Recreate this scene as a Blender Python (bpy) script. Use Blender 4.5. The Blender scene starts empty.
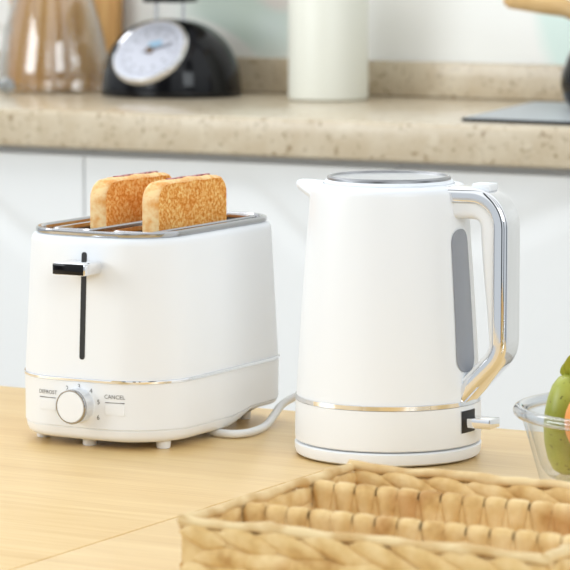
import bpy, bmesh, math, random
from mathutils import Vector, Matrix
random.seed(7)
PI = math.pi
scene = bpy.context.scene
COL = scene.collection

# ------------------------------------------------------------------ helpers
def lin(c):
    c = c / 255.0
    return c / 12.92 if c <= 0.04045 else ((c + 0.055) / 1.055) ** 2.4
def rgb(r, g, b): return (lin(r), lin(g), lin(b), 1.0)

def mat(name, color, rough=0.4, metal=0.0, spec=0.5, coat=0.0):
    m = bpy.data.materials.new(name); m.use_nodes = True
    b = m.node_tree.nodes['Principled BSDF']
    b.inputs['Base Color'].default_value = color
    b.inputs['Roughness'].default_value = rough
    b.inputs['Metallic'].default_value = metal
    b.inputs['Specular IOR Level'].default_value = spec
    b.inputs['Coat Weight'].default_value = coat
    return m
def nodes(m): return m.node_tree.nodes, m.node_tree.links, m.node_tree.nodes['Principled BSDF']
def tex_coord(m, scale=(1, 1, 1), rot=(0, 0, 0)):
    N, L, b = nodes(m)
    tc = N.new('ShaderNodeTexCoord'); mp = N.new('ShaderNodeMapping')
    mp.inputs['Scale'].default_value = scale; mp.inputs['Rotation'].default_value = rot
    L.new(tc.outputs['Object'], mp.inputs['Vector'])
    return mp.outputs['Vector']
def noise(m, vec, scale, detail=3, rough=0.5, dist=0.0):
    N, L, b = nodes(m)
    n = N.new('ShaderNodeTexNoise'); n.inputs['Scale'].default_value = scale
    n.inputs['Detail'].default_value = detail; n.inputs['Roughness'].default_value = rough
    n.inputs['Distortion'].default_value = dist
    L.new(vec, n.inputs['Vector']); return n.outputs['Fac']
def ramp(m, fac, stops):
    N, L, b = nodes(m)
    r = N.new('ShaderNodeValToRGB'); e = r.color_ramp.elements
    while len(e) < len(stops): e.new(0.5)
    for el, (p, c) in zip(e, stops): el.position = p; el.color = c
    L.new(fac, r.inputs['Fac']); return r.outputs['Color']
def mix(m, fac, a, b_, mode='MIX'):
    N, L, b = nodes(m)
    x = N.new('ShaderNodeMix'); x.data_type = 'RGBA'; x.blend_type = mode
    if hasattr(fac, 'node'): L.new(fac, x.inputs[0])
    else: x.inputs[0].default_value = fac
    for v, i in ((a, 6), (b_, 7)):
        if hasattr(v, 'node'): L.new(v, x.inputs[i])
        else: x.inputs[i].default_value = v
    return x.outputs[2]
def bump(m, fac, strength, dist=0.002):
    N, L, b = nodes(m)
    n = N.new('ShaderNodeBump'); n.inputs['Strength'].default_value = strength
    n.inputs['Distance'].default_value = dist
    L.new(fac, n.inputs['Height']); L.new(n.outputs['Normal'], b.inputs['Normal'])
def base(m, col): m.node_tree.links.new(col, m.node_tree.nodes['Principled BSDF'].inputs['Base Color'])

def clear_glass(name, tint=(0.97, 0.98, 0.98, 1), gloss=1.0, ior=1.45, rough=0.02):
    """thin clear glass: straight transmission plus a Fresnel reflection"""
    m = bpy.data.materials.new(name); m.use_nodes = True
    N, L = m.node_tree.nodes, m.node_tree.links
    N.remove(N['Principled BSDF']); out = N['Material Output']
    t = N.new('ShaderNodeBsdfTransparent'); t.inputs['Color'].default_value = tint
    g = N.new('ShaderNodeBsdfGlossy'); g.inputs['Roughness'].default_value = rough
    f = N.new('ShaderNodeLayerWeight'); f.inputs['Blend'].default_value = 0.5
    p = N.new('ShaderNodeMath'); p.operation = 'POWER'; p.inputs[1].default_value = 4.0
    q = N.new('ShaderNodeMath'); q.operation = 'MULTIPLY_ADD'; q.inputs[1].default_value = 0.75 * gloss; q.inputs[2].default_value = 0.04 * gloss; q.use_clamp = True
    x = N.new('ShaderNodeMixShader')
    L.new(f.outputs['Facing'], p.inputs[0]); L.new(p.outputs[0], q.inputs[0]); L.new(q.outputs[0], x.inputs[0])
    L.new(t.outputs[0], x.inputs[1]); L.new(g.outputs[0], x.inputs[2])
    L.new(x.outputs[0], out.inputs['Surface'])
    return m

def thing(name, label, cat, loc, group=None):
    o = bpy.data.objects.new(name, None); COL.objects.link(o)
    o.empty_display_size = 0.02
    o.location = loc; o['label'] = label; o['category'] = cat
    if group: o['group'] = group
    return o
def tag(o, label, cat, group=None):
    o['label'] = label; o['category'] = cat
    if group: o['group'] = group
    return o
def root_of(p):
    v = Vector((0, 0, 0))
    while p is not None: v += p.location; p = p.parent
    return v
def build(name, bm, m, parent=None, loc=None, smooth=35, label=None):
    """bm holds world coordinates; the object origin is at loc (or its parent's origin)"""
    org = root_of(parent) if parent is not None else (Vector(loc) if loc else Vector((0, 0, 0)))
    bmesh.ops.translate(bm, verts=bm.verts, vec=-org)
    bmesh.ops.remove_doubles(bm, verts=bm.verts, dist=1e-6)
    bmesh.ops.recalc_face_normals(bm, faces=bm.faces)
    me = bpy.data.meshes.new(name); bm.to_mesh(me); bm.free()
    if smooth is not None:
        for p in me.polygons: p.use_smooth = True
        me.set_sharp_from_angle(angle=math.radians(smooth))
    for mm in (m if isinstance(m, (list, tuple)) else [m]): me.materials.append(mm)
    o = bpy.data.objects.new(name, me); COL.objects.link(o)
    if parent is not None: o.parent = parent
    else: o.location = org
    if label: o['label'] = label
    return o
def structure(name, bm, m, loc=None, smooth=None):
    o = build(name, bm, m, None, loc, smooth); o['kind'] = 'structure'; return o

def loft(bm, rings, cap0=True, cap1=True, closed=True, mi=0):
    vs = [[bm.verts.new(p) for p in r] for r in rings]
    n = len(rings[0])
    for a, b in zip(vs, vs[1:]):
        for i in range(n if closed else n - 1):
            j = (i + 1) % n
            f = bm.faces.new((a[i], a[j], b[j], b[i])); f.material_index = mi
    if cap0: bm.faces.new(list(reversed(vs[0]))).material_index = mi
    if cap1: bm.faces.new(vs[-1]).material_index = mi
    return vs
def lathe(bm, prof, c=(0, 0, 0), n=64, sy=1.0, cap0=True, cap1=True):
    rings = []
    for r, z in prof:
        rings.append([(c[0] + r * math.cos(2 * PI * k / n), c[1] + sy * r * math.sin(2 * PI * k / n), c[2] + z) for k in range(n)])
    return loft(bm, rings, cap0, cap1)
def box(bm, x0, x1, y0, y1, z0, z1, bev=0.0, seg=2, M=None):
    r = bmesh.ops.create_cube(bm, size=1.0)
    vs = r['verts']
    for v in vs:
        v.co = Vector(((x0 + x1) / 2 + v.co.x * (x1 - x0), (y0 + y1) / 2 + v.co.y * (y1 - y0), (z0 + z1) / 2 + v.co.z * (z1 - z0)))
    es = set(e for v in vs for e in v.link_edges)
    if bev > 0:
        r2 = bmesh.ops.bevel(bm, geom=list(es), offset=bev, segments=seg, profile=0.5, affect='EDGES')
        vs = list(set(vs) & set(bm.verts)) + r2['verts'] if False else [v for v in set(r2['verts'])]
    if M is not None:
        for v in vs: v.co = M @ v.co
    return vs
def rrect(x0, x1, y0, y1, r, z, n=8, bulge=0.0):
    """rounded rectangle in plan; bulge pushes the -Y side out"""
    pts = []
    for cx, cy, a0 in ((x1 - r, y1 - r, 0), (x0 + r, y1 - r, 90), (x0 + r, y0 + r, 180), (x1 - r, y0 + r, 270)):
        for k in range(n + 1):
            a = math.radians(a0 + 90 * k / n)
            pts.append([cx + r * math.cos(a), cy + r * math.sin(a), z])
    # subdivide the straight sides so that the bulge is smooth
    out = []
    for i, p in enumerate(pts):
        q = pts[(i + 1) % len(pts)]
        out.append(p)
        d = math.hypot(q[0] - p[0], q[1] - p[1])
        if i % (n + 1) == n:
            for k in range(1, 8): out.append([p[0] + (q[0] - p[0]) * k / 8, p[1] + (q[1] - p[1]) * k / 8, z])
    if bulge:
        xc, hw, yc = (x0 + x1) / 2, (x1 - x0) / 2, (y0 + y1) / 2
        for p in out:
            if p[1] < yc:
                t = (yc - p[1]) / (yc - y0)
                p[1] -= bulge * t * max(0, 1 - ((p[0] - xc) / hw) ** 2)
    return [tuple(p) for p in out]
def catmull(pts, n=8):
    P = [Vector(p) for p in pts]; P = [2 * P[0] - P[1]] + P + [2 * P[-1] - P[-2]]
    out = []
    for i in range(1, len(P) - 2):
        for k in range(n):
            t = k / n; a, b, c, d = P[i - 1:i + 3]
            out.append(0.5 * ((2 * b) + (c - a) * t + (2 * a - 5 * b + 4 * c - d) * t * t + (3 * b - a - 3 * c + d) * t ** 3))
    out.append(P[-2]); return out
def tube(bm, pts, r, n=10, cap=True):
    pts = [Vector(p) for p in pts]
    rings = []; up = None
    for i, p in enumerate(pts):
        t = (pts[min(i + 1, len(pts) - 1)] - pts[max(i - 1, 0)]).normalized()
        if up is None:
            up = Vector((0, 0, 1)) if abs(t.z) < 0.9 else Vector((1, 0, 0))
        s = t.cross(up).normalized(); up = s.cross(t).normalized()
        rr = r(i / (len(pts) - 1)) if callable(r) else r
        rings.append([p + rr * (math.cos(2 * PI * k / n) * s + math.sin(2 * PI * k / n) * up) for k in range(n)])
    loft(bm, rings, cap, cap)
def fillet(pts, radii, n=8):
    """polyline with rounded corners"""
    P = [Vector(p) for p in pts]; out = [P[0]]
    for i in range(1, len(P) - 1):
        a = (P[i - 1] - P[i]).normalized(); b = (P[i + 1] - P[i]).normalized()
        ang = a.angle(b); d = radii[i - 1] / math.tan(ang / 2)
        c = P[i] + (a + b).normalized() * (radii[i - 1] / math.sin(ang / 2))
        s = P[i] + a * d - c; e = P[i] + b * d - c
        tot = s.angle(e)
        for k in range(n + 1):
            t = k / n
            v = (s * math.sin((1 - t) * tot) + e * math.sin(t * tot)) / math.sin(tot)
            out.append(c + v)
    out.append(P[-1]); return out
def resample(pts, step):
    out = [pts[0]]
    for a, b in zip(pts, pts[1:]):
        n = max(1, int((b - a).length / step))
        for k in range(1, n + 1): out.append(a + (b - a) * k / n)
    return out
def text_bm(body, size, place):
    """real lettering: flat text turned to mesh, placed by place(u, v)"""
    cu = bpy.data.curves.new('t', 'FONT'); cu.body = body; cu.size = size; cu.align_x = 'CENTER'; cu.resolution_u = 3
    o = bpy.data.objects.new('t', cu); COL.objects.link(o)
    bpy.context.view_layer.update()
    me = bpy.data.meshes.new_from_object(o)
    bm = bmesh.new(); bm.from_mesh(me)
    bpy.data.objects.remove(o); bpy.data.curves.remove(cu); bpy.data.meshes.remove(me)
    for v in bm.verts: v.co = place(v.co.x, v.co.y)
    return bm
def merge(dst, src):
    me = bpy.data.meshes.new('m'); src.to_mesh(me); src.free(); dst.from_mesh(me); bpy.data.meshes.remove(me)

# ------------------------------------------------------------------ materials
WHITE = mat('white_plastic', rgb(236, 238, 240), 0.38, spec=0.45)
KWHITE = mat('white_kettle_enamel', rgb(239, 242, 245), 0.33, spec=0.5)
CHROME = mat('chrome', (0.86, 0.86, 0.87, 1), 0.06, 1.0)
STEEL = mat('brushed_steel', (0.62, 0.62, 0.62, 1), 0.22, 1.0)
DSTEEL = mat('dark_steel', (0.45, 0.45, 0.46, 1), 0.14, 1.0)
WELL = mat('slot_steel', (0.10, 0.095, 0.09, 1), 0.6, 0.0)
BLACK = mat('black_gloss', rgb(16, 16, 18), 0.10, spec=0.28)
DARK = mat('dark_slot', rgb(28, 26, 25), 0.5)
INK = mat('grey_print', rgb(108, 106, 104), 0.6)
WINDOW = mat('smoked_window', rgb(150, 153, 160), 0.2)
CORD = mat('white_rubber', rgb(238, 238, 236), 0.45)

WOOD = mat('maple_table', rgb(232, 204, 150), 0.33, spec=0.4)
v = tex_coord(WOOD, (1.2, 14, 4))
f1 = noise(WOOD, v, 2.2, 5, 0.55, 0.6)
c1 = ramp(WOOD, f1, [(0.30, rgb(216, 176, 112)), (0.50, rgb(228, 193, 133)), (0.72, rgb(238, 208, 152))])
f2 = noise(WOOD, tex_coord(WOOD, (3, 90, 20)), 3.0, 3, 0.6, 0.3)
c2 = ramp(WOOD, f2, [(0.35, rgb(214, 178, 118)), (0.6, rgb(236, 206, 150))])
base(WOOD, mix(WOOD, 0.35, c1, c2))
GAP = mat('wood_gap', rgb(176, 138, 82), 0.6)

STONE = mat('beige_speckled_quartz', rgb(203, 188, 160), 0.22, spec=0.45)
v = tex_coord(STONE)
s1 = ramp(STONE, noise(STONE, v, 26, 4, 0.6), [(0.35, rgb(192, 176, 149)), (0.65, rgb(204, 191, 167))])
s2 = ramp(STONE, noise(STONE, v, 120, 3, 0.5, 0.4), [(0.32, rgb(168, 146, 116)), (0.40, (1, 1, 1, 1))])
s3 = ramp(STONE, noise(STONE, v, 42, 2, 0.4), [(0.66, (0, 0, 0, 1)), (0.72, (0.35, 0.35, 0.35, 1))])
base(STONE, mix(STONE, s3, mix(STONE, 0.75, s1, s2, 'MULTIPLY'), rgb(222, 212, 190)))

CAB = mat('white_cabinet_lacquer', rgb(231, 232, 231), 0.35)
FLOOR = mat('pale_floor_tile', rgb(196, 188, 176), 0.4)
v = tex_coord(FLOOR)
base(FLOOR, ramp(FLOOR, noise(FLOOR, v, 3, 4), [(0.3, rgb(188, 180, 168)), (0.7, rgb(204, 197, 186))]))

# wall: pale glazed panel with printed watercolour leaves in soft green
WALL = mat('watercolour_print_wall', rgb(222, 222, 216), 0.3)
N, L, B = nodes(WALL)
def wall_spot(cx, cz, rx, rz, rot, soft, wob=0.25):
    tc = N.new('ShaderNodeTexCoord')
    mp = N.new('ShaderNodeMapping'); mp.vector_type = 'TEXTURE'
    mp.inputs['Location'].default_value = (cx, 0, cz); mp.inputs['Scale'].default_value = (rx, 1000, rz)
    mp.inputs['Rotation'].default_value = (0, rot, 0)
    L.new(tc.outputs['Object'], mp.inputs['Vector'])
    ln = N.new('ShaderNodeVectorMath'); ln.operation = 'LENGTH'; L.new(mp.outputs[0], ln.inputs[0])
    nz = N.new('ShaderNodeTexNoise'); nz.inputs['Scale'].default_value = 22; L.new(tc.outputs['Object'], nz.inputs['Vector'])
    ad = N.new('ShaderNodeMath'); ad.operation = 'MULTIPLY_ADD'; ad.inputs[1].default_value = wob; L.new(nz.outputs['Fac'], ad.inputs[0]); L.new(ln.outputs['Value'], ad.inputs[2])
    mr = N.new('ShaderNodeMapRange'); mr.inputs['From Min'].default_value = 1.0 + wob / 2; mr.inputs['From Max'].default_value = 1.0 + wob / 2 - soft
    L.new(ad.outputs[0], mr.inputs['Value']); return mr.outputs[0]
colr = rgb(223, 223, 219)
bgr = ramp(WALL, noise(WALL, tex_coord(WALL), 5, 2), [(0.3, rgb(234, 234, 229)), (0.7, rgb(240, 240, 236))])
x = mix(WALL, wall_spot(-1.30, 1.06, 0.15, 0.085, 0.3, 0.5), bgr, rgb(206, 220, 208))
x = mix(WALL, wall_spot(-1.24, 1.03, 0.055, 0.05, 0.0, 0.9), x, rgb(214, 226, 220))
x = mix(WALL, wall_spot(-1.235, 1.075, 0.05, 0.022, 0.2, 0.7), x, rgb(224, 218, 210))
x = mix(WALL, wall_spot(-1.37, 0.965, 0.125, 0.078, 0.35, 0.12, 0.05), x, rgb(234, 233, 226))
x = mix(WALL, wall_spot(-0.69, 1.06, 0.105, 0.16, -0.15, 0.25, 0.1), x, rgb(214, 232, 225))
x = mix(WALL, wall_spot(-0.665, 1.045, 0.06, 0.10, 0.4, 0.9), x, rgb(230, 238, 231))
base(WALL, x)

BOARD = mat('oak_board', rgb(196, 146, 82), 0.5)
base(BOARD, ramp(BOARD, noise(BOARD, tex_coord(BOARD, (16, 6, 1.4)), 3, 4, 0.55, 0.4), [(0.3, rgb(192, 138, 72)), (0.7, rgb(214, 168, 104))]))
LIGHTWOOD = mat('pale_beech', rgb(214, 170, 104), 0.45)
base(LIGHTWOOD, ramp(LIGHTWOOD, noise(LIGHTWOOD, tex_coord(LIGHTWOOD, (2, 20, 20)), 4, 3), [(0.3, rgb(214, 172, 112)), (0.7, rgb(226, 190, 134))]))
JAR = mat('cream_ceramic', rgb(226, 226, 214), 0.38, spec=0.4)
DIAL = mat('dial_white', rgb(202, 204, 214), 0.3)
GREYINK = mat('dial_print', rgb(120, 122, 130), 0.5)
BLUE = mat('dial_blue', rgb(150, 190, 215), 0.4)
GLASS = clear_glass('clear_glass', gloss=1.0)
GLASSRIM = clear_glass('clear_glass_rim', tint=(0.86, 0.88, 0.90, 1), gloss=2.2)
PITCHER = clear_glass('pitcher_glass', tint=(0.97, 0.97, 0.96, 1), gloss=2.0, ior=1.5)
HOB = mat('hob_glass', rgb(168, 174, 177), 0.42, spec=0.4)  # dark glass; the pale grazing reflection is put into this grey

# hyacinth: woven dried leaf
HYA = mat('dried_water_hyacinth', rgb(214, 180, 124), 0.6, spec=0.25)
v = tex_coord(HYA)
h1 = ramp(HYA, noise(HYA, v, 48, 3, 0.55), [(0.28, rgb(190, 146, 84)), (0.45, rgb(220, 184, 122)), (0.70, rgb(238, 210, 156))])
h2 = ramp(HYA, noise(HYA, v, 16, 2, 0.5), [(0.30, rgb(206, 160, 112)), (0.40, rgb(255, 255, 255))])
base(HYA, mix(HYA, 0.55, h1, h2, 'MULTIPLY'))
bump(HYA, noise(HYA, tex_coord(HYA, (1, 1, 1)), 260, 3), 0.35, 0.0012)
RIM = mat('hyacinth_rim', rgb(226, 196, 142), 0.55, spec=0.25)
base(RIM, ramp(RIM, noise(RIM, tex_coord(RIM), 40, 3), [(0.3, rgb(204, 166, 108)), (0.6, rgb(232, 206, 156))]))

# toast
TOAST = mat('toasted_crumb', rgb(222, 146, 60), 0.75, spec=0.15)
v = tex_coord(TOAST)
t1 = noise(TOAST, v, 330, 4, 0.65)
tc1 = ramp(TOAST, t1, [(0.36, rgb(212, 120, 36)), (0.50, rgb(240, 166, 80)), (0.62, rgb(254, 214, 142))])
t2 = noise(TOAST, v, 30, 2, 0.5)
base(TOAST, mix(TOAST, ramp(TOAST, t2, [(0.45, (0, 0, 0, 1)), (0.68, (0.5, 0.5, 0.5, 1))]), tc1, rgb(222, 132, 50)))
bump(TOAST, t1, 0.5, 0.001)
CRUST = mat('toast_crust', rgb(232, 172, 96), 0.6, spec=0.2)
base(CRUST, ramp(CRUST, noise(CRUST, tex_coord(CRUST), 90, 4, 0.6), [(0.35, rgb(236, 164, 84)), (0.6, rgb(252, 216, 158))]))
JAM = mat('red_filling', rgb(150, 52, 58), 0.35)
base(JAM, ramp(JAM, noise(JAM, tex_coord(JAM), 200, 3), [(0.4, rgb(112, 32, 40)), (0.6, rgb(196, 120, 116))]))

PEAR = mat('green_pear_skin', rgb(150, 160, 58), 0.35, spec=0.4)
v = tex_coord(PEAR)
p1 = ramp(PEAR, noise(PEAR, v, 26, 3), [(0.3, rgb(140, 148, 44)), (0.7, rgb(186, 190, 92))])
p2 = ramp(PEAR, noise(PEAR, v, 260, 2), [(0.30, rgb(120, 100, 40)), (0.36, (1, 1, 1, 1))])
base(PEAR, mix(PEAR, 0.7, p1, p2, 'MULTIPLY'))
LEAF = mat('leaf_green', rgb(158, 160, 48), 0.45)
STEM = mat('stem_brown', rgb(122, 110, 40), 0.6)
ORANGE = mat('orange_peel', rgb(238, 152, 58), 0.42)
bump(ORANGE, noise(ORANGE, tex_coord(ORANGE), 420, 2), 0.3, 0.0008)

# ------------------------------------------------------------------ setting
WY = 2.02
bm = bmesh.new(); box(bm, -4.2, 2.6, WY, WY + 0.12, 0, 2.7); structure('wall_back', bm, WALL)
bm = bmesh.new(); box(bm, -4.2, 2.6, -4.5, WY, -0.06, 0); structure('floor', bm, FLOOR)

# ------------------------------------------------------------------ kitchen base cabinets
def door_mesh(x0, x1, z0, z1, yf, yb, arch):
    """door slab whose front carries a routed panel groove with an arched top"""
    bm = bmesh.new(); nx, nz = 96, 110
    xc = (x0 + x1) / 2
    def groove(d):  # d: distance to the contour of the panel, positive inside
        w = 0.022
        if d < -w: return 0.0
        if d < 0: t = (d + w) / w; return 0.0035 * t * t * (3 - 2 * t)
        if d < 0.04: t = d / 0.04; return 0.0035 - 0.0028 * t * t * (3 - 2 * t)
        return 0.0007
    def height(x, z):
        hw = (x1 - x0) / 2 - 0.055
        d = min(hw - abs(x - xc), z - (z0 + 0.06))
        d2 = arch(x - xc) - z
        return groove(min(d, d2 * 0.85))
    grid = []
    for j in range(nz + 1):
        z = z0 + (z1 - z0) * j / nz
        grid.append([bm.verts.new((x0 + (x1 - x0) * i / nx, yf + (height(x0 + (x1 - x0) * i / nx, z) if 0 < i < nx and 0 < j < nz else 0), z)) for i in range(nx + 1)])
    for j in range(nz):
        for i in range(nx):
            bm.faces.new((grid[j][i], grid[j][i + 1], grid[j + 1][i + 1], grid[j + 1][i]))
    # back and sides
    b = [bm.verts.new(p) for p in ((x0, yb, z0), (x1, yb, z0), (x1, yb, z1), (x0, yb, z1))]
    bm.faces.new(list(reversed(b)))
    bm.faces.new([*grid[0]][::-1] + [b[0], b[1]])
    bm.faces.new([*grid[nz]] + [b[2], b[3]])
    bm.faces.new([grid[j][0] for j in range(nz + 1)] + [b[3], b[0]])
    bm.faces.new([grid[j][nx] for j in range(nz + 1)][::-1] + [b[1], b[2]])
    return bm
def cos_arch(w, top, drop):
    return lambda dx: top - drop * (1 - math.cos(PI * min(abs(dx) / w, 1))) / 2
specs = [
    (-1.748, -1.248, cos_arch(0.19, 0.835, 0.10), 'white base cabinet at far left, behind the lever side of the toaster', True),
    (-1.248, -0.744, cos_arch(0.17, 0.835, 0.105), 'white base cabinet with arched door, seen between toaster and kettle', True),
    (-0.744, -0.040, cos_arch(0.25, 0.855, 0.075), 'wide white base cabinet at right, behind the kettle handle and fruit bowl', True),
]
for x0, x1, arch, lab, seen in specs:
    if not seen: continue
    r = thing('base_cabinet', lab, 'cabinet', ((x0 + x1) / 2, 1.75, 0))
    bm = bmesh.new(); box(bm, x0 + 0.0005, x1 - 0.0005, 1.492, 1.998, 0.10, 0.872); build('carcass', bm, CAB, r, smooth=None)
    bm = bmesh.new(); box(bm, x0 + 0.0005, x1 - 0.0005, 1.53, 1.545, 0.0, 0.0995); build('plinth', bm, CAB, r, smooth=None)
    build('door', door_mesh(x0 + 0.0016, x1 - 0.0016, 0.105, 0.864, 1.470, 1.490, arch), CAB, r, smooth=40)

# worktop with its upstand
r = thing('worktop', 'beige speckled stone worktop running above the white cabinets', 'worktop', (-0.9, 1.72, 0.876))
bm = bmesh.new(); box(bm, -1.80, -0.02, 1.440, 2.018, 0.8765, 0.930, 0.006, 3); build('slab', bm, STONE, r)
bm = bmesh.new(); box(bm, -1.80, -0.02, 1.998, 2.018, 0.9305, 0.985, 0.003, 2); build('upstand', bm, STONE, r)

# ------------------------------------------------------------------ things on the worktop
# kitchen scale
sx, sy_, sz = -1.3400, 1.868, 0.9305
r = thing('kitchen_scale', 'black domed kitchen scale with round white dial on the worktop', 'scale', (sx, sy_, sz))
prof = [(0.1130, 0.0), (0.1142, 0.003), (0.1142, 0.010)]
for k in range(1, 15):
    a = PI / 2 * k / 15
    prof.append((0.1138 * math.cos(a) ** 0.82, 0.010 + 0.109 * math.sin(a) ** 0.97))
prof.append((0.010, 0.1185))
tilt = math.radians(42)
nrm = Vector((0, -math.cos(tilt), math.sin(tilt))); upv = Vector((0, math.sin(tilt), math.cos(tilt))); rt = Vector((1, 0, 0))
dc = Vector((sx + 0.001, sy_ - 0.0640, sz + 0.0705))
DM = Matrix((( rt.x, upv.x, nrm.x, dc.x), (rt.y, upv.y, nrm.y, dc.y), (rt.z, upv.z, nrm.z, dc.z), (0, 0, 0, 1)))
bm = bmesh.new(); lathe(bm, prof, (sx, sy_, sz), 64, 0.86)
cut = bmesh.ops.bisect_plane(bm, geom=bm.verts[:] + bm.edges[:] + bm.faces[:], plane_co=dc - nrm * 0.006, plane_no=nrm, clear_outer=True)
bmesh.ops.edgeloop_fill(bm, edges=[e for e in cut['geom_cut'] if isinstance(e, bmesh.types.BMEdge)])
build('housing', bm, BLACK, r)
def dial_bm(prof, n=48):
    b = bmesh.new(); lathe(b, prof, (0, 0, 0), n); bmesh.ops.transform(b, matrix=DM, verts=b.verts); return b
build('bezel', dial_bm([(0.058, -0.020), (0.0635, -0.004), (0.063, 0.001), (0.0605, 0.004), (0.0580, 0.0035), (0.0570, 0.0)]), CHROME, r)
dial = build('dial', dial_bm([(0.0574, -0.002), (0.0574, 0.0008), (0.001, 0.0008)]), DIAL, r)
b = bmesh.new()
for k in range(60):
    a = 2 * PI * k / 60; l = 0.006 if k % 5 == 0 else 0.0032; w = 0.0007 if k % 5 == 0 else 0.0004
    box(b, 0.0475 - l, 0.0475, -w, w, 0.001, 0.0014, M=DM @ Matrix.Rotation(a, 4, 'Z'))
for k in range(12):
    a = 2 * PI * k / 12
    box(b, 0.033, 0.0365, -0.0018, 0.0018, 0.001, 0.0013, M=DM @ Matrix.Rotation(a, 4, 'Z'))
build('tick_marks', b, GREYINK, dial)
b = bmesh.new()
vs = [DM @ Vector(p) for p in ((-0.013, -0.0035, 0.0035), (0.038, -0.0006, 0.0035), (0.038, 0.0006, 0.0035), (-0.013, 0.0035, 0.0035))]
R0 = DM @ Matrix.Rotation(math.radians(20), 4, 'Z')
box(b, -0.012, 0.038, -0.0012, 0.0012, 0.003, 0.004, M=R0)
build('pointer', b, GREYINK, dial)
b = bmesh.new(); lathe(b, [(0.006, 0.001), (0.006, 0.005), (0.0045, 0.0065), (0.001, 0.0068)]); bmesh.ops.transform(b, matrix=DM, verts=b.verts)
build('pointer_hub', b, mat('hub_brown', rgb(120, 100, 84), 0.4), dial)
b = bmesh.new(); box(b, -0.003, 0.019, 0.007, 0.017, 0.0012, 0.0018, 0.0002, M=DM @ Matrix.Rotation(0.3, 4, 'Z')); build('emblem', b, BLUE, dial)
for dx in (-0.0250, 0.0250):
    b = bmesh.new(); tube(b, [(sx + dx * 0.98, sy_ - 0.002, sz + 0.112), (sx + dx * 0.98, sy_ - 0.002, sz + 0.144)], 0.0034, 14); build('tray_support', b, CHROME, r)
b = bmesh.new(); box(b, sx - 0.032, sx + 0.032, sy_ - 0.032, sy_ + 0.028, sz + 0.1442, sz + 0.153, 0.002); build('tray_holder', b, BLACK, r)
b = bmesh.new(); lathe(b, [(0.05, 0.1532), (0.092, 0.159), (0.105, 0.172), (0.102, 0.172), (0.09, 0.161), (0.002, 0.1555)], (sx, sy_ - 0.002, sz), 48); build('weighing_tray', b, STEEL, r)

# cream canister
r = thing('canister', 'tall cream canister on the worktop behind the kettle', 'canister', (-1.0680, 1.8800, 0.9305))
cx, cy, cz = r.location
bm = bmesh.new(); lathe(bm, [(0.0575, 0), (0.0605, 0.0025), (0.0610, 0.008), (0.0610, 0.205), (0.059, 0.209), (0.001, 0.2095)], (cx, cy, cz)); build('body', bm, JAR, r)
bm = bmesh.new(); lathe(bm, [(0.0625, 0.2097), (0.0630, 0.212), (0.0625, 0.226), (0.059, 0.229), (0.001, 0.2295)], (cx, cy, cz)); build('lid', bm, LIGHTWOOD, r)

# cutting board leaning on the upstand
bm = bmesh.new()
M = Matrix.Translation((0, 1.972, 0.9312)) @ Matrix.Rotation(math.radians(-3.0), 4, 'X') 
box(bm, -1.718, -1.508, 0.0, 0.020, 0.0, 0.34, 0.004, 2, M=M)
tag(build('cutting_board', bm, BOARD, None, (-1.6, 1.98, 0.9305)), 'brown wooden cutting board standing behind the glass pitcher', 'cutting board')

# glass pitcher
px, py, pz = -1.566, 1.880, 0.9305
r = thing('glass_pitcher', 'clear conical glass pitcher in front of the cutting board', 'pitcher', (px, py, pz))
po = [(0.085, 0.0), (0.0900, 0.004), (0.0915, 0.012), (0.089, 0.045), (0.078, 0.10), (0.063, 0.155), (0.048, 0.20), (0.047, 0.225), (0.050, 0.24)]
bm = bmesh.new(); lathe(bm, po + [(r_ - 0.0025, z) for r_, z in reversed(po[1:])] + [(0.001, 0.006)], (px, py, pz), 64); build('body', bm, PITCHER, r)
h = catmull([(px - 0.040, py - 0.03, pz + 0.215), (px - 0.066, py - 0.049, pz + 0.222), (px - 0.086, py - 0.062, pz + 0.19), (px - 0.088, py - 0.064, pz + 0.15), (px - 0.075, py - 0.052, pz + 0.105), (px - 0.056, py - 0.036, pz + 0.095)], 6)
bm = bmesh.new(); tube(bm, h, 0.006, 12); build('handle', bm, PITCHER, r)
# faceted glass stopper lying by the pitcher
bm = bmesh.new()
bmesh.ops.create_icosphere(bm, subdivisions=1, radius=0.0160)
bmesh.ops.scale(bm, vec=(1, 1, 0.9), verts=bm.verts); bmesh.ops.translate(bm, verts=bm.verts, vec=(-1.569, 1.750, 0.9305 + 0.0146))
tag(build('glass_stopper', bm, clear_glass('cut_glass', (0.62, 0.68, 0.72, 1), 6.0, 1.6), None, (-1.569, 1.750, 0.9305), smooth=None), 'small faceted clear glass stopper lying by the pitcher at far left', 'stopper')

# induction hob plate
bm = bmesh.new()
pts = [(-0.6624, 1.5068), (-0.07, 1.482), (-0.10, 1.882), (-0.735, 1.905)]
bm2 = bmesh.new()
lo = [(x, y, 0.9308) for x, y in pts]; hi = [(x, y, 0.9352) for x, y in pts]
loft(bm, [lo, hi]); bmesh.ops.bevel(bm, geom=bm.edges[:], offset=0.0009, segments=2, affect='EDGES'); bm2.free()
hb = thing('induction_hob', '', 'hob', (-0.35, 1.70, 0.9308)); build('body', bm, BLACK, hb)
bm = bmesh.new(); cxm, cym = sum(p[0] for p in pts) / 4, sum(p[1] for p in pts) / 4
loft(bm, [[(cxm + (x - cxm) * 0.994, cym + (y - cym) * 0.985, z) for x, y in pts] for z in (0.9349, 0.9354)]); build('glass_top', bm, HOB, hb, label='satin glass top with pale reflection painted in')
tag(hb, 'flat dark glass hob plate lying on the right of the worktop', 'hob')

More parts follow.
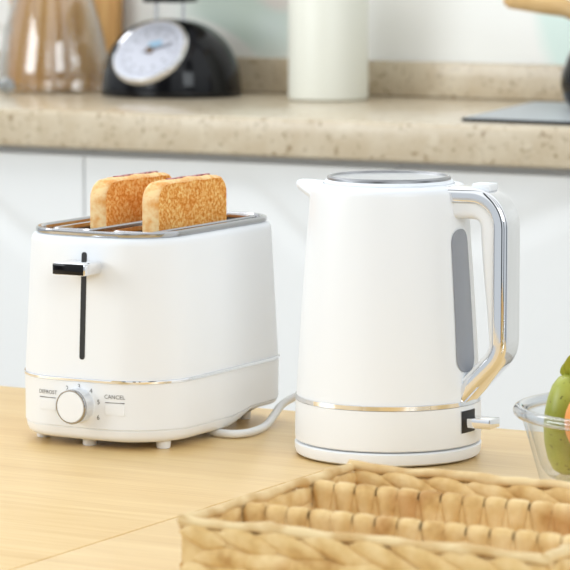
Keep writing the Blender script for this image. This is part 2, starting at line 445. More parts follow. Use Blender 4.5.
# black pot with a wooden handle (reaches into the frame from the right)
qx, qy, qz = -0.555, 1.795, 0.9356
r = thing('stovetop_pot', 'black round-bellied pot with pale wooden handle on the hob plate', 'pot', (qx, qy, qz))
po = [(0.062, 0.0), (0.070, 0.004), (0.077, 0.016), (0.081, 0.034), (0.080, 0.05), (0.071, 0.075), (0.060, 0.095), (0.055, 0.108), (0.055, 0.128), (0.057, 0.130)]
bm = bmesh.new(); lathe(bm, po + [(0.054, 0.1295), (0.052, 0.11), (0.066, 0.075), (0.074, 0.04), (0.06, 0.006), (0.001, 0.0055)], (qx, qy, qz), 48); build('body', bm, BLACK, r)
bm = bmesh.new(); lathe(bm, [(0.0565, 0.1305), (0.0575, 0.133), (0.045, 0.143), (0.012, 0.148), (0.008, 0.15), (0.008, 0.16), (0.013, 0.165), (0.013, 0.172), (0.002, 0.175)], (qx, qy, qz), 40); build('lid', bm, BLACK, r)
bm = bmesh.new()
h = catmull([(qx - 0.05, qy - 0.018, qz + 0.128), (qx - 0.072, qy - 0.027, qz + 0.1435), (qx - 0.11, qy - 0.040, qz + 0.151), (qx - 0.153, qy - 0.053, qz + 0.1580)], 6)
tube(bm, h, lambda t: 0.009 + 0.0065 * min(1, t * 2.2) - (0.006 * max(0, (t - 0.93) / 0.07) ** 2), 18); build('handle', bm, LIGHTWOOD, r, label='pale wooden handle')

# ------------------------------------------------------------------ table
TZ = 0.75
r = thing('dining_table', 'pale maple table carrying the toaster, kettle and basket', 'table', (-0.1, -0.28, 0))
for x0, x1 in ((-0.95, -0.0086), (-0.0074, 0.78)):
    bm = bmesh.new(); box(bm, x0, x1, -0.74, 0.168, TZ - 0.028, TZ, 0.0012, 2); build('table_leaf', bm, WOOD, r)
bm = bmesh.new(); box(bm, -0.06, 0.045, -0.70, 0.13, TZ - 0.05, TZ - 0.0285); build('joint_batten', bm, GAP, r, smooth=None)
for x in (-0.88, 0.70):
    for y in (-0.67, 0.10):
        bm = bmesh.new()
        rings = [rrect(x - s, x + s, y - s, y + s, 0.008, z, 3) for s, z in ((0.022, 0.0), (0.032, TZ - 0.0285))]
        loft(bm, rings); build('leg', bm, WOOD, r)

# ------------------------------------------------------------------ toaster
tx0, tx1, ty0, ty1 = -0.327, -0.162, -0.103, 0.135
txc = (tx0 + tx1) / 2
r = toaster = thing('toaster', 'white two-slot toaster with chrome trim at left on the table', 'toaster', (txc, 0.02, TZ))
BUL = 0.007
def tring(inset, z, rad=0.050):
    return rrect(tx0 + inset, tx1 - inset, ty0 + inset, ty1 - inset, max(0.004, rad - inset), z, 10, BUL)
# base
Z0, ZS, ZT = 0.7568, 0.8085, 0.9335
bm = bmesh.new()
prof = [(0.012, Z0), (0.0065, Z0 + 0.0007), (0.0035, Z0 + 0.0025), (0.0018, Z0 + 0.006), (0.0012, Z0 + 0.0105), (0.0018, Z0 + 0.0108), (0.0018, Z0 + 0.0116), (0.0004, Z0 + 0.0120), (0.0004, Z0 + 0.025), (0.0, ZS)]
rings = [tring(i, z) for i, z in prof]
def notch(p, k):   # cord exit: lower edge lifted at the rear of the right-hand side
    x, y, z = p
    s = min(1, max(0, (y - 0.028) / 0.012)) * min(1, max(0, (x - (txc + 0.03)) / 0.03)) * (1 if y < 0.125 else 0.6)
    w = max(0, 1 - (z - Z0) / 0.02)
    return (x, y, z + 0.0105 * s * w)
rings = [[notch(p, k) for p in rg] for k, rg in enumerate(rings)]
loft(bm, rings); build('base', bm, WHITE, r)
# chrome strip between base and upper shell
bm = bmesh.new()
loft(bm, [tring(-0.0004, ZS + 0.0001), tring(-0.0010, ZS + 0.0006), tring(-0.0010, ZS + 0.0024), tring(-0.0004, ZS + 0.0030)]); build('trim_band', bm, CHROME, r)
# upper shell, open at the top around the bread slots
SZ = ZS + 0.0031
def shell_inset(z):
    t = (z - SZ) / (ZT - SZ); return 0.0005 + 0.0065 * t
bm = bmesh.new()
zs = [SZ + (ZT - 0.007 - SZ) * k / 6 for k in range(7)]
rings = [tring(shell_inset(z), z) for z in zs]
for k in range(1, 7):
    a = PI / 2 * k / 6
    rings.append(tring(0.0067 + 0.005 * (1 - math.cos(a)), ZT - 0.007 + 0.007 * math.sin(a)))
rings.append(tring(0.0125, ZT - 0.0008)); rings.append(tring(0.0135, ZT - 0.004))
loft(bm, rings, True, False); build('shell', bm, WHITE, r)
# chrome top plate with two slots
slots = [(-0.2135 - 0.017, -0.2135 + 0.017), (-0.2755 - 0.017, -0.2755 + 0.017)]
sy0, sy1 = -0.070, 0.112
bm = bmesh.new()
def loop_edges(pts):
    vs = [bm.verts.new(p) for p in pts]
    return [bm.edges.new((vs[i], vs[(i + 1) % len(vs)])) for i in range(len(vs))]
es = loop_edges(tring(0.0145, ZT + 0.0008))
for a, b_ in slots: es += loop_edges(rrect(a, b_, sy0, sy1, 0.005, ZT + 0.0008, 4))
bmesh.ops.triangle_fill(bm, use_beauty=True, edges=es)
for f in list(bm.faces):
    c = f.calc_center_median()
    if any(a < c.x < b_ and sy0 < c.y < sy1 for a, b_ in slots): bm.faces.remove(f)
rim = bmesh.new()
loft(rim, [tring(0.0118, ZT - 0.0002), tring(0.0108, ZT + 0.0016), tring(0.0108, ZT + 0.0040), tring(0.0125, ZT + 0.0054), tring(0.0150, ZT + 0.0052), tring(0.0165, ZT + 0.0038), tring(0.0170, ZT + 0.0009)], False, False)
merge(bm, rim)
top = build('top_plate', bm, DSTEEL, r)
for a, b_ in slots:
    bm = bmesh.new()
    def sl(i, z): return rrect(a + i, b_ - i, sy0 + i, sy1 - i, 0.005, z, 4)
    loft(bm, [sl(-0.0035, ZT + 0.0010), sl(-0.0035, ZT + 0.0028), sl(-0.002, ZT + 0.0040), sl(0.0, ZT + 0.0036), sl(0.0006, ZT + 0.0016), sl(0.0006, ZT + 0.0004)], False, False)
    build('slot_rim', bm, DSTEEL, r)
    bm = bmesh.new()
    loft(bm, [sl(0.0007, ZT + 0.0003), sl(0.0007, 0.840)], False, True); build('bread_slot', bm, WELL, r)
    for xx in (a + 0.006, b_ - 0.006):
        bm = bmesh.new()
        for k in range(5):
            yy = sy0 + 0.02 + (sy1 - sy0 - 0.04) * k / 4
            tube(bm, [(xx, yy, 0.845), (xx, yy, ZT - 0.006)], 0.0009, 6)
        tube(bm, [(xx, sy0 + 0.004, ZT - 0.006), (xx, sy1 - 0.004, ZT - 0.006)], 0.0009, 6)
        build('bread_guard', bm, STEEL, r)
# front surface of the upper shell / base
def front_y(x, z):
    ins = shell_inset(z) if z > SZ else 0.0003
    y0 = ty0 + ins; x_ = abs(x - txc); hw = (tx1 - tx0) / 2 - ins; rad = 0.05 - ins
    y = y0
    if x_ > hw - rad:
        d = x_ - (hw - rad); y = y0 + rad - math.sqrt(max(0, rad * rad - d * d))
    yc = (ty0 + ty1) / 2
    t = (yc - y) / (yc - y0)
    return y - BUL * t * max(0, 1 - (x_ / hw) ** 2)
def stadium(xc, zc, hw, hh, rad, n=8):
    pts = []
    for cx, cz, a0 in ((xc + hw - rad, zc + hh - rad, 0), (xc - hw + rad, zc + hh - rad, 90), (xc - hw + rad, zc - hh + rad, 180), (xc + hw - rad, zc - hh + rad, 270)):
        for k in range(n + 1):
            a = math.radians(a0 + 90 * k / n); pts.append((cx + rad * math.cos(a), cz + rad * math.sin(a)))
    return pts
def front_patch(xc, zc, hw, hh, rad, lift, back=-0.002):
    """a plate that follows the curved front face"""
    bm = bmesh.new(); p = stadium(xc, zc, hw, hh, rad)
    loft(bm, [[(x, front_y(x, z) - back * -1 + 0.0, z) for x, z in p] if False else [(x, front_y(x, z) + 0.001, z) for x, z in p],
              [(x, front_y(x, z) - lift, z) for x, z in p]], False, True)
    return bm
bm = front_patch(-0.2416, 0.8745, 0.0026, 0.0465, 0.0025, 0.0004); build('lever_track', bm, DARK, r)
# lever
LX = -0.2386
lev = build('lever', (lambda b: (box(b, LX - 0.0162, LX + 0.0162, -0.134, front_y(LX, 0.908) - 0.0008, 0.9035, 0.9145, 0.0022, 3), b)[1])(bmesh.new()), CHROME, r, label='chrome lever with black front')
bm = bmesh.new(); box(bm, LX - 0.0154, LX + 0.0154, -0.1352, -0.1338, 0.9044, 0.9136, 0.0005); build('lever_face', bm, BLACK, lev)
# knob
KX, KZ = -0.2436, 0.7885
ky = front_y(KX, KZ)
def ylathe(prof, n=40):
    b = bmesh.new(); lathe(b, prof, (0, 0, 0), n)
    for v in b.verts: v.co = Vector((KX + v.co.x, ky - v.co.z, KZ + v.co.y))
    return b
kn = build('browning_knob', ylathe([(0.0149, -0.001), (0.0146, 0.0125), (0.0135, 0.0128)], 48), mat('satin_silver', (0.80, 0.82, 0.85, 1), 0.35, 0.6), r, label='round dial knob with chrome edge')
build('knob_ring', ylathe([(0.0138, 0.0120), (0.0151, 0.0121), (0.0151, 0.0145), (0.0145, 0.0155), (0.0137, 0.0155), (0.0136, 0.0148)], 48), DSTEEL, kn)
build('knob_face', ylathe([(0.0135, 0.0130), (0.0135, 0.0152), (0.0131, 0.0156), (0.001, 0.0158)], 48), WHITE, kn)
build('knob_seat', ylathe([(0.0154, -0.002), (0.0154, 0.0004), (0.0152, 0.0008), (0.0149, 0.0008)], 48), WHITE, kn)
# print: numerals and the two button captions
ink = bmesh.new()
def put(body, size, xc, zc):
    merge(ink, text_bm(body, size, lambda u, v: Vector((xc + u, front_y(xc + u, zc + v) - 0.0006, zc + v))))
for n_, x_, z_ in (('2', -0.2562, 0.8022), ('3', -0.2440, 0.8046), ('4', -0.2318, 0.8016), ('5', -0.2244, 0.7922), ('6', -0.2248, 0.7788)):
    put(n_, 0.0058, x_, z_ - 0.0019)
put('DEFROST', 0.0048, -0.2770, 0.7958); put('CANCEL', 0.0050, -0.2090, 0.7958)
build('printed_marks', ink, INK, r)
for xc_, dz_ in ((-0.2775, -0.0007), (-0.2090, -0.0009)):
    bm = front_patch(xc_, 0.7868 + dz_, 0.0088, 0.0045, 0.001, 0.0006); bt = build('button', bm, WHITE, r)
    bm = front_patch(xc_, 0.7932 + dz_, 0.0088, 0.0003, 0.00025, 0.0007); build('indicator_line', bm, INK, bt)
# feet
for fx, fy in ((-0.307, -0.070), (-0.2470, -0.0885), (-0.1825, -0.071), (-0.300, 0.104), (-0.202, 0.104)):
    bm = bmesh.new(); lathe(bm, [(0.0058, 0.0), (0.0062, 0.001), (0.0066, 0.0072)], (fx, fy, TZ + 0.0002), 20); build('foot', bm, WHITE, r)
# cord
cp = catmull([(-0.200, 0.030, TZ + 0.0042), (-0.180, 0.006, TZ + 0.0042), (-0.165, 0.0, TZ + 0.0042), (-0.1518, 0.003, TZ + 0.0042), (-0.1460, 0.020, TZ + 0.0042), (-0.1500, 0.052, TZ + 0.0048), (-0.1590, 0.085, TZ + 0.010), (-0.1610, 0.100, TZ + 0.0155), (-0.156, 0.110, TZ + 0.021), (-0.147, 0.116, TZ + 0.0245), (-0.125, 0.122, TZ + 0.023), (-0.08, 0.128, TZ + 0.012), (-0.052, 0.132, TZ + 0.0046), (-0.030, 0.130, TZ + 0.0042), (-0.015, 0.122, TZ + 0.0042)], 7)
bm = bmesh.new(); tube(bm, cp, 0.0036, 12); build('power_cord', bm, CORD, r)

# toast: two slices standing in the slots
def toast(xc, yc, z0, yaw, label):
    r = thing('toast_slice', label, 'toast', (xc, yc, z0), 'toast slices in the toaster')
    hl, th, hgt = 0.0582, 0.0083, 0.1045
    out = []
    def arc(cy, cz, rr, a0, a1, n):
        for k in range(n + 1):
            a = math.radians(a0 + (a1 - a0) * k / n); out.append((cy + rr * math.cos(a), cz + rr * math.sin(a)))
    arc(hl - 0.006, 0.006, 0.006, -90, 0, 3); arc(hl - 0.014, hgt - 0.014, 0.014, 0, 90, 8)
    for k in range(1, 8): out.append((hl - 0.014 - (2 * hl - 0.030) * k / 8, hgt + 0.0012 * math.sin(PI * k / 8) + 0.0006 * math.sin(k * 2.1)))
    arc(-hl + 0.016, hgt - 0.016, 0.016, 90, 180, 8); arc(-hl + 0.006, 0.006, 0.006, 180, 270, 3)
    R = Matrix.Translation((xc, yc, z0)) @ Matrix.Rotation(yaw, 4, 'Z')
    # crumb block with rounded shoulders
    bm = bmesh.new()
    def ring(x, ins):
        c = Vector((0, hgt / 2)); o = []
        for y, z in out:
            d = Vector((y, z)) - c; l = d.length; q = c + d * (1 - ins / l); o.append(R @ Vector((x, q.x, q.y)))
        return o
    loft(bm, [ring(-th, 0.0045), ring(-th - 0.0003, 0.003), ring(-th + 0.002, 0.0008), ring(-th + 0.005, 0.0), ring(th - 0.005, 0.0), ring(th - 0.002, 0.0008), ring(th + 0.0003, 0.003), ring(th, 0.0045)])
    # faces on the sides carry the crumb, the edge carries the crust
    bm.faces.ensure_lookup_table(); bm.normal_update()
    ax = R.to_3x3() @ Vector((1, 0, 0))
    for f in bm.faces: f.material_index = 1 if abs(f.normal.normalized().dot(ax)) < 0.75 else 0
    bmesh.ops.triangulate(bm, faces=[f for f in bm.faces if len(f.verts) > 4])
    build('crumb', bm, [TOAST, CRUST], r, smooth=60)
    bm = bmesh.new()
    rings = []
    for k in range(9):
        y = -0.030 + 0.068 * k / 8; w = 0.0026 * (0.5 + 0.5 * math.sin(PI * (k + 0.6) / 9.2)) * (1 + 0.3 * math.sin(3.1 * k)); zc = hgt + 0.0008
        o = 0.0012 * math.sin(1.7 * k)
        rings.append([R @ Vector((o + w * math.cos(2 * PI * j / 8), y, zc + 0.0012 * math.sin(2 * PI * j / 8))) for j in range(8)])
    loft(bm, rings); build('filling', bm, JAM, r, label='dark red filling along the top crust')
toast(-0.2112, 0.0150, 0.8730, math.radians(-2), 'browned toast slice in the near right slot of the toaster')
toast(-0.2722, 0.0260, 0.8720, math.radians(-2), 'browned toast slice in the far left slot, partly hidden by the other')

# ------------------------------------------------------------------ kettle and its power base
KZ0 = TZ + 0.0133
r = kettle = thing('kettle', 'white tapered electric kettle with chrome handle band on its round base', 'kettle', (0, 0, TZ))
bm = bmesh.new(); lathe(bm, [(0.070, 0.0008), (0.0765, 0.0010), (0.0788, 0.0025), (0.0799, 0.0060), (0.0802, 0.0100), (0.0802, 0.0112), (0.0792, 0.0121), (0.0765, 0.0124), (0.002, 0.0124)], (0, 0, TZ), 96); pb = build('power_base', bm, KWHITE, r)
for k in range(3):
    a = 2 * PI * k / 3 + 0.4
    bm = bmesh.new(); lathe(bm, [(0.006, 0.0), (0.006, 0.0012)], (0.055 * math.cos(a), 0.055 * math.sin(a), TZ), 16); build('rubber_foot', bm, DARK, pb)
bm = bmesh.new(); lathe(bm, [(0.0745, KZ0 - 0.0006), (0.0780, KZ0), (0.0797, KZ0 + 0.0012), (0.0800, KZ0 + 0.004), (0.0795, 0.7980)], (0, 0, 0), 96); build('skirt', bm, KWHITE, r)
bm = bmesh.new(); lathe(bm, [(0.0790, 0.7981), (0.0799, 0.7985), (0.0799, 0.8020), (0.0790, 0.8025)], (0, 0, 0), 96); build('trim_band', bm, CHROME, r)
def kr(z):
    t = (z - 0.8026) / (0.976 - 0.8026); return 0.0788 - 0.0118 * t - 0.0006 * math.sin(PI * t) * -1
prof = [(kr(0.8026 + (0.976 - 0.8026) * k / 12), 0.8026 + (0.976 - 0.8026) * k / 12) for k in range(13)]
for k in range(1, 7):
    a = PI / 2 * k / 6; prof.append((0.0670 - 0.007 * (1 - math.cos(a)), 0.976 + 0.007 * math.sin(a)))
prof += [(0.0565, 0.9834), (0.0560, 0.9825), (0.0555, 0.978), (0.001, 0.978)]
bm = bmesh.new(); lathe(bm, prof, (0, 0, 0), 96); build('body', bm, KWHITE, r)
# lid: chrome ring round a dished grey plate
lid = build('lid', (lambda b: (lathe(b, [(0.0552, 0.9800), (0.0552, 0.9845), (0.0540, 0.9862), (0.0530, 0.9866)], (0, 0, 0), 96), b)[1])(bmesh.new()), KWHITE, r)
bm = bmesh.new(); lathe(bm, [(0.0529, 0.9850), (0.0527, 0.9884), (0.0515, 0.9898), (0.0500, 0.9896), (0.0485, 0.9878)], (0, 0, 0), 96, cap0=False, cap1=False); build('lid_ring', bm, mat('satin_steel', (0.40, 0.40, 0.41, 1), 0.3, 1.0), lid)
bm = bmesh.new(); lathe(bm, [(0.0488, 0.9850), (0.0488, 0.9880), (0.044, 0.9878), (0.001, 0.9876)], (0, 0, 0), 96); build('lid_plate', bm, mat('lid_smoked', rgb(188, 190, 192), 0.28, 0.6), lid, label='glossy grey plate')
# spout
bm = bmesh.new()
rings = []
for x, hw, zb, zt in ((-0.058, 0.024, 0.958, 0.9815), (-0.068, 0.019, 0.963, 0.9825), (-0.078, 0.013, 0.9690, 0.9832), (-0.0840, 0.0090, 0.9720, 0.9832), (-0.0868, 0.006, 0.9742, 0.9824)):
    ring = []
    for k in range(16):
        a = 2 * PI * k / 16; c, s = math.cos(a), math.sin(a)
        zz = (zt + zb) / 2 + (zt - zb) / 2 * (abs(s) ** 0.7) * (1 if s > 0 else -1)
        wz = 1.0 if s >= 0 else 1 - 0.55 * (-s)
        ring.append((x, hw * (abs(c) ** 0.7) * (1 if c > 0 else -1) * wz, zz))
    rings.append(ring)
loft(bm, rings); build('spout', bm, KWHITE, r)
# water window on the handle side
bm = bmesh.new(); nn = 24; zc_, hz, ha = 0.8868, 0.0605, 0.195
def wp(s, z, lift): 
    rr = kr(z) + lift; return (rr * math.cos(s - 0.065), rr * math.sin(s - 0.065), z)
loop = []
rz = 0.012
for cz, sg in ((zc_ + hz - rz, 1), (zc_ - hz + rz, -1)):
    for k in range(13):
        a = PI * k / 12 if sg > 0 else PI + PI * k / 12
        loop.append((ha * (abs(math.cos(a)) ** 0.8) * (1 if math.cos(a) > 0 else -1), cz + rz * math.sin(a)))
top_l, bot_l = loop[:13], loop[13:]
# horizontal strips so that the plate bends round the body
rows = []
for (s, z) in top_l[:7]: rows.append((abs(s), z))
rows = sorted(set((round(w, 6), round(z, 6)) for w, z in rows), key=lambda q: -q[1])
rows2 = rows + [(ha, zc_ + 0.02), (ha, zc_), (ha, zc_ - 0.02)] + [(w, 2 * zc_ - z) for w, z in reversed(rows)]
rr_ = [[wp(-w + 2 * w * k / 10, z, 0.0006) for k in range(11)] for w, z in rows2]
loft(bm, rr_, False, False, closed=False)
build('water_window', bm, WINDOW, r, label='tall grey see-through water gauge')
# handle: white inner grip and chrome outer band
def sweep(path, prof, bm):
    rings = []
    for i, p in enumerate(path):
        t = (path[min(i + 1, len(path) - 1)] - path[max(i - 1, 0)]).normalized()
        n = Vector((-t.z, 0, t.x)).normalized()      # outward normal (left of the downward path)
        rings.append([p + n * a + Vector((0, b, 0)) for a, b in prof])
    loft(bm, rings)
path = resample(fillet([(0.056, 0, 0.9768), (0.1112, 0, 0.9772), (0.1112, 0, 0.8440), (0.0680, 0, 0.7985)], [0.027, 0.028], 10), 0.008)
def rprof(a0, a1, w0, w1, r0, r1, n=6):
    """cross section from inner (a0, half width w0) to outer (a1, half width w1) with corner radii"""
    pts = []
    for ca, cb, rr, s in ((a1 - r1, w1 - r1, r1, 0), (a0 + r0, w0 - r0, r0, 90), (a0 + r0, -(w0 - r0), r0, 180), (a1 - r1, -(w1 - r1), r1, 270)):
        for k in range(n + 1):
            a = math.radians(s + 90 * k / n); pts.append((ca + rr * math.cos(a), cb + rr * math.sin(a)))
    return pts
hand = None
bm = bmesh.new()
rings = []
for i, p in enumerate(path):
    t = (path[min(i + 1, len(path) - 1)] - path[max(i - 1, 0)]).normalized(); n = Vector((-t.z, 0, t.x)).normalized()
    f = i / (len(path) - 1); f = 1 - min(1, max(0, (f - 0.30) / 0.36)); f = f * f * (3 - 2 * f)
    rings.append([p + n * a + Vector((0, b, 0)) for a, b in rprof(-0.0095 - 0.0110 * f, -0.0062, 0.0125, 0.0125, 0.001 + 0.005 * f, 0.001)])
loft(bm, rings); hand = build('handle', bm, KWHITE, r)
bm = bmesh.new(); sweep(path, rprof(-0.0060, 0.0062, 0.0155, 0.0160, 0.0015, 0.0050), bm); build('handle_band', bm, CHROME, hand, label='chrome outer band')
bm = bmesh.new(); box(bm, 0.0820, 0.0990, -0.008, 0.008, 0.9800, 0.9866, 0.0012, 2); build('lid_button', bm, KWHITE, hand)
# switch
bm = bmesh.new()
def sk(a, z, lift): return ((0.0799 + lift) * math.cos(a), (0.0799 + lift) * math.sin(a), z)
angs = [-0.215 + 0.275 * k / 10 for k in range(11)]
loft(bm, [[sk(a, 0.7752, -0.001) for a in angs], [sk(a, 0.7754, 0.0004) for a in angs], [sk(a, 0.7940, 0.0004) for a in angs], [sk(a, 0.7942, -0.001) for a in angs]], False, False, closed=False)
sw = build('switch_recess', bm, DARK, r)
bm = bmesh.new()
box(bm, 0.0775, 0.1030, -0.0135, 0.0060, 0.7800, 0.7882, 0.0008, 2); build('switch_lever', bm, CHROME, sw, label='chrome switch paddle')

# ------------------------------------------------------------------ glass bowl with fruit
bx, by = 0.2975, -0.1570
r = thing('fruit_bowl', 'clear glass bowl at the right edge holding fruit', 'bowl', (bx, by, TZ))
po = [(0.064, 0.0005), (0.068, 0.003), (0.0705, 0.008), (0.0775, 0.032), (0.085, 0.058), (0.0905, 0.076)]
pi_ = [(0.0870, 0.076), (0.0815, 0.058), (0.0755, 0.038), (0.071, 0.0315), (0.065, 0.030), (0.001, 0.030)]
bm = bmesh.new(); lathe(bm, po + pi_, (bx, by, TZ), 72); build('body', bm, GLASS, r)
bm = bmesh.new(); rings = []
for k in range(14):
    a = 2 * PI * k / 14
    rings.append([(bx + (0.0915 + 0.0055 * math.cos(a)) * math.cos(2 * PI * j / 72), by + (0.0915 + 0.0055 * math.cos(a)) * math.sin(2 * PI * j / 72), TZ + 0.0805 + 0.0045 * math.sin(a)) for j in range(72)])
rings.append(rings[0]); loft(bm, rings, False, False); build('rim', bm, GLASSRIM, r, label='thick clear rolled rim')

ex, ey, ez = 0.2475, -0.1770, TZ + 0.0304
r = thing('pear', 'green pear with a leafy stem standing in the glass bowl', 'pear', (ex, ey, ez))
bm = bmesh.new()
po = [(0.003, 0.002), (0.008, 0.0), (0.0145, 0.004), (0.0195, 0.014), (0.0228, 0.028), (0.0240, 0.042), (0.0235, 0.056), (0.0212, 0.069), (0.0175, 0.080), (0.012, 0.0875), (0.006, 0.0905), (0.002, 0.089)]
lathe(bm, po, (0, 0, 0), 40)
for v in bm.verts:
    z = v.co.z; v.co = Vector((ex + v.co.x * 0.83 + 0.02 * z * z / 0.09, ey + v.co.y * 0.83, ez + z * 0.86))
pr = build('skin', bm, PEAR, r, smooth=80)
bm = bmesh.new(); tube(bm, catmull([(ex + 0.001, ey, ez + 0.0745), (ex + 0.001, ey, ez + 0.081), (ex + 0.002, ey, ez + 0.086)], 5), 0.0018, 8); build('stem', bm, STEM, r)
for yaw, ln, tilt in ((0.2, 0.021, 1.35), (2.6, 0.010, 0.9), (5.6, 0.016, 0.2)):
    bm = bmesh.new(); rows = []
    d = Vector((math.cos(yaw) * math.cos(tilt), math.sin(yaw) * math.cos(tilt), math.sin(tilt))); s = d.cross(Vector((0.48, -0.88, 0.1))).cross(d).normalized() if False else d.cross(Vector((-0.48, 0.87, 0.0))).normalized()
    nn_ = d.cross(s)
    for side in (0, 1):
        pass
    top_, bot_ = [], []
    for k in range(8):
        t = k / 7; w = 0.0065 * math.sin(PI * (0.08 + 0.92 * t)) ** 0.8 + 0.0002
        c = Vector((ex + 0.001, ey, ez + 0.0765)) + d * ln * t + nn_ * 0.006 * t * t
        rows.append([c - s * w, c - s * w * 0.5 + nn_ * 0.001, c + nn_ * 0.0016, c + s * w * 0.5 + nn_ * 0.001, c + s * w, c + s * w * 0.5 - nn_ * 0.0006, c - nn_ * 0.0002, c - s * w * 0.5 - nn_ * 0.0006])
    loft(bm, rows); build('leaf', bm, LEAF, r, smooth=80)

ox, oy, oz = 0.2925, -0.2070, TZ + 0.0776
bm = bmesh.new(); bmesh.ops.create_uvsphere(bm, u_segments=36, v_segments=22, radius=0.0325)
for v in bm.verts: v.co = Vector((v.co.x + ox, v.co.y + oy, v.co.z * 0.95 + oz))
r = thing('orange', 'orange fruit beside the pear in the glass bowl', 'orange', (ox, oy, oz - 0.0311))
build('peel', bm, ORANGE, r, smooth=80)
bm = bmesh.new(); lathe(bm, [(0.003, 0.0300), (0.0032, 0.0313), (0.001, 0.0318)], (ox, oy, oz), 10); build('stem_end', bm, STEM, r)

# ------------------------------------------------------------------ woven basket with two dividers
X0, X1, Y0, Y1, BZ, BT = 0.190, 0.448, -0.660, -0.425, TZ + 0.0005, 0.8185
r = thing('woven_basket', 'rectangular woven straw basket with two dividers at front right', 'basket', ((X0 + X1) / 2, (Y0 + Y1) / 2, TZ))
def strand(bm, M, ln, wd, th):
    """one flattened twisted leaf strand, pointed at both ends"""
    rings = []
    for k in range(9):
        t = k / 8; w = max(0.06, math.sin(PI * t) ** 0.6); u = (t - 0.5) * ln
        rings.append([M @ Vector((u, th * w * math.sin(2 * PI * j / 10), wd * w * math.cos(2 * PI * j / 10) + 0.0012 * math.sin(2 * PI * t))) for j in range(10)])
    loft(bm, rings)
def braid_wall(ax, fixed, a0, a1, both=True):
    """wall of twisted strands in rows, running along ax"""
    bm = bmesh.new()
    t = 0.0022
    if ax == 'x': box(bm, a0, a1, fixed - t, fixed + t, BZ, BT - 0.004)
    else: box(bm, fixed - t, fixed + t, a0, a1, BZ, BT - 0.004)
    rows = 5; zb = BZ + 0.003; rh = (BT - 0.003 - zb) / rows
    for side in (-1, 1):
        for q in range(rows):
            z = zb + rh * (q + 0.5); n = int((a1 - a0) / 0.032)
            for k in range(-1, n + 1):
                u = a0 + (a1 - a0) * (k + 0.5 + 0.5 * (q % 2) + random.uniform(-0.06, 0.06)) / n
                if u < a0 + 0.006 or u > a1 - 0.006: continue
                ang = math.radians(11 + random.uniform(-5, 5)) * (1 if q % 2 else -1) * side
                ln = min(0.052 * random.uniform(0.9, 1.1), 2 * (min(u - a0, a1 - u) + 0.003))
                if ax == 'x': M = Matrix.Translation((u, fixed + side * 0.0026, z)) @ Matrix.Rotation(ang, 4, 'Y')
                else: M = Matrix.Translation((fixed + side * 0.0026, u, z)) @ Matrix.Rotation(PI / 2, 4, 'Z') @ Matrix.Rotation(ang, 4, 'Y')
                strand(bm, M, ln, rh * 0.56, 0.0030)
    return bm
build('side_wall', braid_wall('x', Y0, X0, X1), HYA, r, smooth=60)
build('side_wall', braid_wall('x', Y1, X0, X1), HYA, r, smooth=60)
build('side_wall', braid_wall('y', X0, Y0, Y1), HYA, r, smooth=60)
build('side_wall', braid_wall('y', X1, Y0, Y1), HYA, r, smooth=60)
bm = bmesh.new(); box(bm, X0 + 0.003, X1 - 0.003, Y0 + 0.003, Y1 - 0.003, BZ, BZ + 0.004); build('bottom', bm, HYA, r, smooth=None)
# rim rods with small knots
def rod(bm, a, b, rad):
    a, b = Vector(a), Vector(b); n = 40; pts = []; ph = random.uniform(0, 6)
    for k in range(n + 1):
        p = a + (b - a) * k / n
        p.z += 0.0007 * math.sin(ph + k * 0.55) + 0.0004 * math.sin(ph + k * 1.3); pts.append(p)
    knots = [random.uniform(0.1, 0.9) for _ in range(3)]
    tube(bm, pts, lambda t: rad * (1 + 0.12 * math.sin(ph + 17 * t) + sum(0.35 * math.exp(-((t - q) / 0.012) ** 2) for q in knots)), 10)
for a, b_ in (((X0 - 0.003, Y0, BT), (X1 + 0.003, Y0, BT)), ((X0 - 0.003, Y1, BT), (X1 + 0.003, Y1, BT)), ((X0, Y0 - 0.003, BT), (X0, Y1 + 0.003, BT)), ((X1, Y0 - 0.003, BT), (X1, Y1 + 0.003, BT))):
    bm = bmesh.new(); rod(bm, a, b_, 0.0036); build('rim', bm, RIM, r, smooth=60)
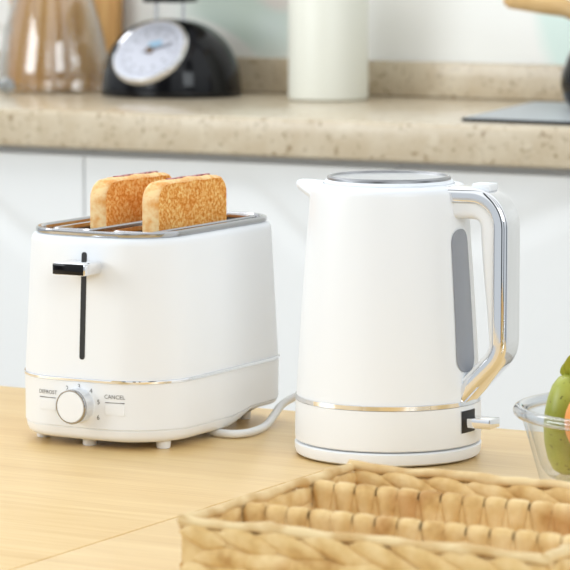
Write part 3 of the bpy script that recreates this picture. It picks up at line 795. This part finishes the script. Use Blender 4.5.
def divider(y):
    bm = bmesh.new(); a0, a1 = X0 + 0.005, X1 - 0.005; top = BT + 0.001
    box(bm, a0, a1, y - 0.002, y + 0.002, BZ + 0.004, top - 0.006)
    pitch = 0.0158; n = int((a1 - a0) / pitch); pitch = (a1 - a0) / n
    for k in range(n):
        u = a0 + pitch * (k + 0.5) + random.uniform(-0.0006, 0.0006)
        L1 = 0.029 + random.uniform(-0.002, 0.003); wt = pitch * 0.53; lean = random.uniform(-0.001, 0.001)
        rows = []
        # leaf wrapped over the top: front foot -> over the top -> back foot
        path = [(-1, -L1), (-1, -L1 * 0.75), (-1, -L1 * 0.5), (-1, -L1 * 0.25), (-1, -0.004), (-0.72, -0.0012), (0, 0), (0.72, -0.0012), (1, -0.004), (1, -L1 * 0.25), (1, -L1 * 0.5), (1, -L1 * 0.75), (1, -L1)]
        for s, dz in path:
            q = min(1, -dz / L1); w = pitch * 0.47 * (1.0 if q < 0.2 else 1 - 0.70 * ((q - 0.2) / 0.8) ** 0.9)
            row = []
            for j in range(7):
                e = -1 + 2 * j / 6; bul = 0.0030 * (1 - e ** 4)
                yy = y + s * (0.0034 + bul * (0.9 if q < 0.9 else 0.4)); zz = top + dz + (bul * 0.3 if abs(s) < 0.9 else 0) - 0.0008 * abs(e) ** 6
                row.append((u + lean * q + w * e, yy, zz))
            rows.append(row)
        loft(bm, rows, False, False, closed=False)
        # the filling leaf that widens downwards between two wraps
        for s in (-1, 1):
            rows = []
            for m_ in range(7):
                q = m_ / 6; dz = -0.006 - 0.040 * q; w = pitch * (0.08 + 0.46 * min(1, q * 1.7)); row = []
                for j in range(7):
                    e = -1 + 2 * j / 6; row.append((u + pitch / 2 + w * e, y + s * (0.0021 + 0.0024 * (1 - e * e)), top + dz))
                rows.append(row)
            loft(bm, rows, False, False, closed=False)
    o = build('divider', bm, HYA, r, smooth=60)
divider(-0.4925); divider(-0.5895)

# ------------------------------------------------------------------ light
w = bpy.data.worlds.new('room_light'); scene.world = w; w.use_nodes = True
N, L = w.node_tree.nodes, w.node_tree.links
bg = N['Background']
tc = N.new('ShaderNodeTexCoord'); sp = N.new('ShaderNodeSeparateXYZ'); L.new(tc.outputs['Generated'], sp.inputs[0])
rp = N.new('ShaderNodeValToRGB'); L.new(sp.outputs['Z'], rp.inputs['Fac'])
e = rp.color_ramp.elements
e[0].position = 0.0; e[0].color = (0.52, 0.56, 0.60, 1); e[1].position = 0.35; e[1].color = (0.93, 0.97, 1, 1)
# bright surroundings with dark bands added to give the chrome contrast
at = N.new('ShaderNodeMath'); at.operation = 'ARCTAN2'; L.new(sp.outputs['Y'], at.inputs[0]); L.new(sp.outputs['X'], at.inputs[1])
az = N.new('ShaderNodeMapRange'); az.inputs['From Min'].default_value = -PI; az.inputs['From Max'].default_value = PI; L.new(at.outputs[0], az.inputs['Value'])
r2 = N.new('ShaderNodeValToRGB'); r2.color_ramp.interpolation = 'LINEAR'; L.new(az.outputs[0], r2.inputs['Fac'])
bands = [(0.0, 1), (0.10, 1), (0.115, 0.08), (0.135, 0.08), (0.15, 1), (0.235, 1), (0.245, 0.06), (0.29, 0.06), (0.30, 1), (0.36, 1), (0.37, 0.05), (0.395, 0.05), (0.405, 1), (0.50, 1), (0.51, 0.10), (0.55, 0.10), (0.56, 1)]
el = r2.color_ramp.elements
while len(el) < len(bands): el.new(0.9)
for q, (p_, g_) in zip(el, bands): q.position = p_; q.color = (g_, g_, g_, 1)
mu = N.new('ShaderNodeMix'); mu.data_type = 'RGBA'; mu.blend_type = 'MULTIPLY'; mu.inputs[0].default_value = 1.0
L.new(rp.outputs['Color'], mu.inputs[6]); L.new(r2.outputs['Color'], mu.inputs[7])
L.new(mu.outputs[2], bg.inputs['Color']); bg.inputs['Strength'].default_value = 0.95
def area(name, loc, target, sx, sy, power, color=(1, 1, 1)):
    l = bpy.data.lights.new(name, 'AREA'); l.shape = 'RECTANGLE'; l.size = sx; l.size_y = sy; l.energy = power; l.color = color
    o = bpy.data.objects.new(name, l); COL.objects.link(o); o.location = loc
    o.rotation_euler = (Vector(target) - Vector(loc)).to_track_quat('-Z', 'Y').to_euler()
    return o
area('window_daylight', (2.6, -2.2, 2.3), (-0.1, 0.2, 0.8), 1.6, 1.6, 32, (0.90, 0.96, 1.0))
area('left_fill', (-2.6, -1.9, 1.9), (-0.3, 0.6, 0.8), 1.6, 1.4, 35, (0.90, 0.96, 1.0))  # unseen fill added at front left to brighten cabinets and toaster front
area('worktop_fill', (-1.3, 0.7, 2.6), (-0.9, 1.6, 0.8), 1.4, 1.0, 13, (0.97, 0.98, 1.0))  # unseen overhead fill added to brighten the worktop and background

# ------------------------------------------------------------------ camera
cam = bpy.data.cameras.new('camera'); co = bpy.data.objects.new('camera', cam); COL.objects.link(co)
cam.sensor_width = 36; cam.sensor_fit = 'HORIZONTAL'; cam.lens = 36 * 3200 / 570.0
cam.clip_start = 0.05; cam.clip_end = 50
co.location = (1.2402, -2.4201, 1.2097)
co.rotation_euler = (PI / 2 - math.atan(370 / 3200.0), 0, math.radians(29))
cam.dof.use_dof = True; cam.dof.focus_distance = 2.66; cam.dof.aperture_fstop = 17
scene.camera = co
vs = scene.view_settings
scene.display_settings.display_device = 'sRGB'
vs.view_transform = 'Standard'; vs.look = 'None'; vs.exposure = 0.36; vs.gamma = 1.0; vs.use_curve_mapping = False
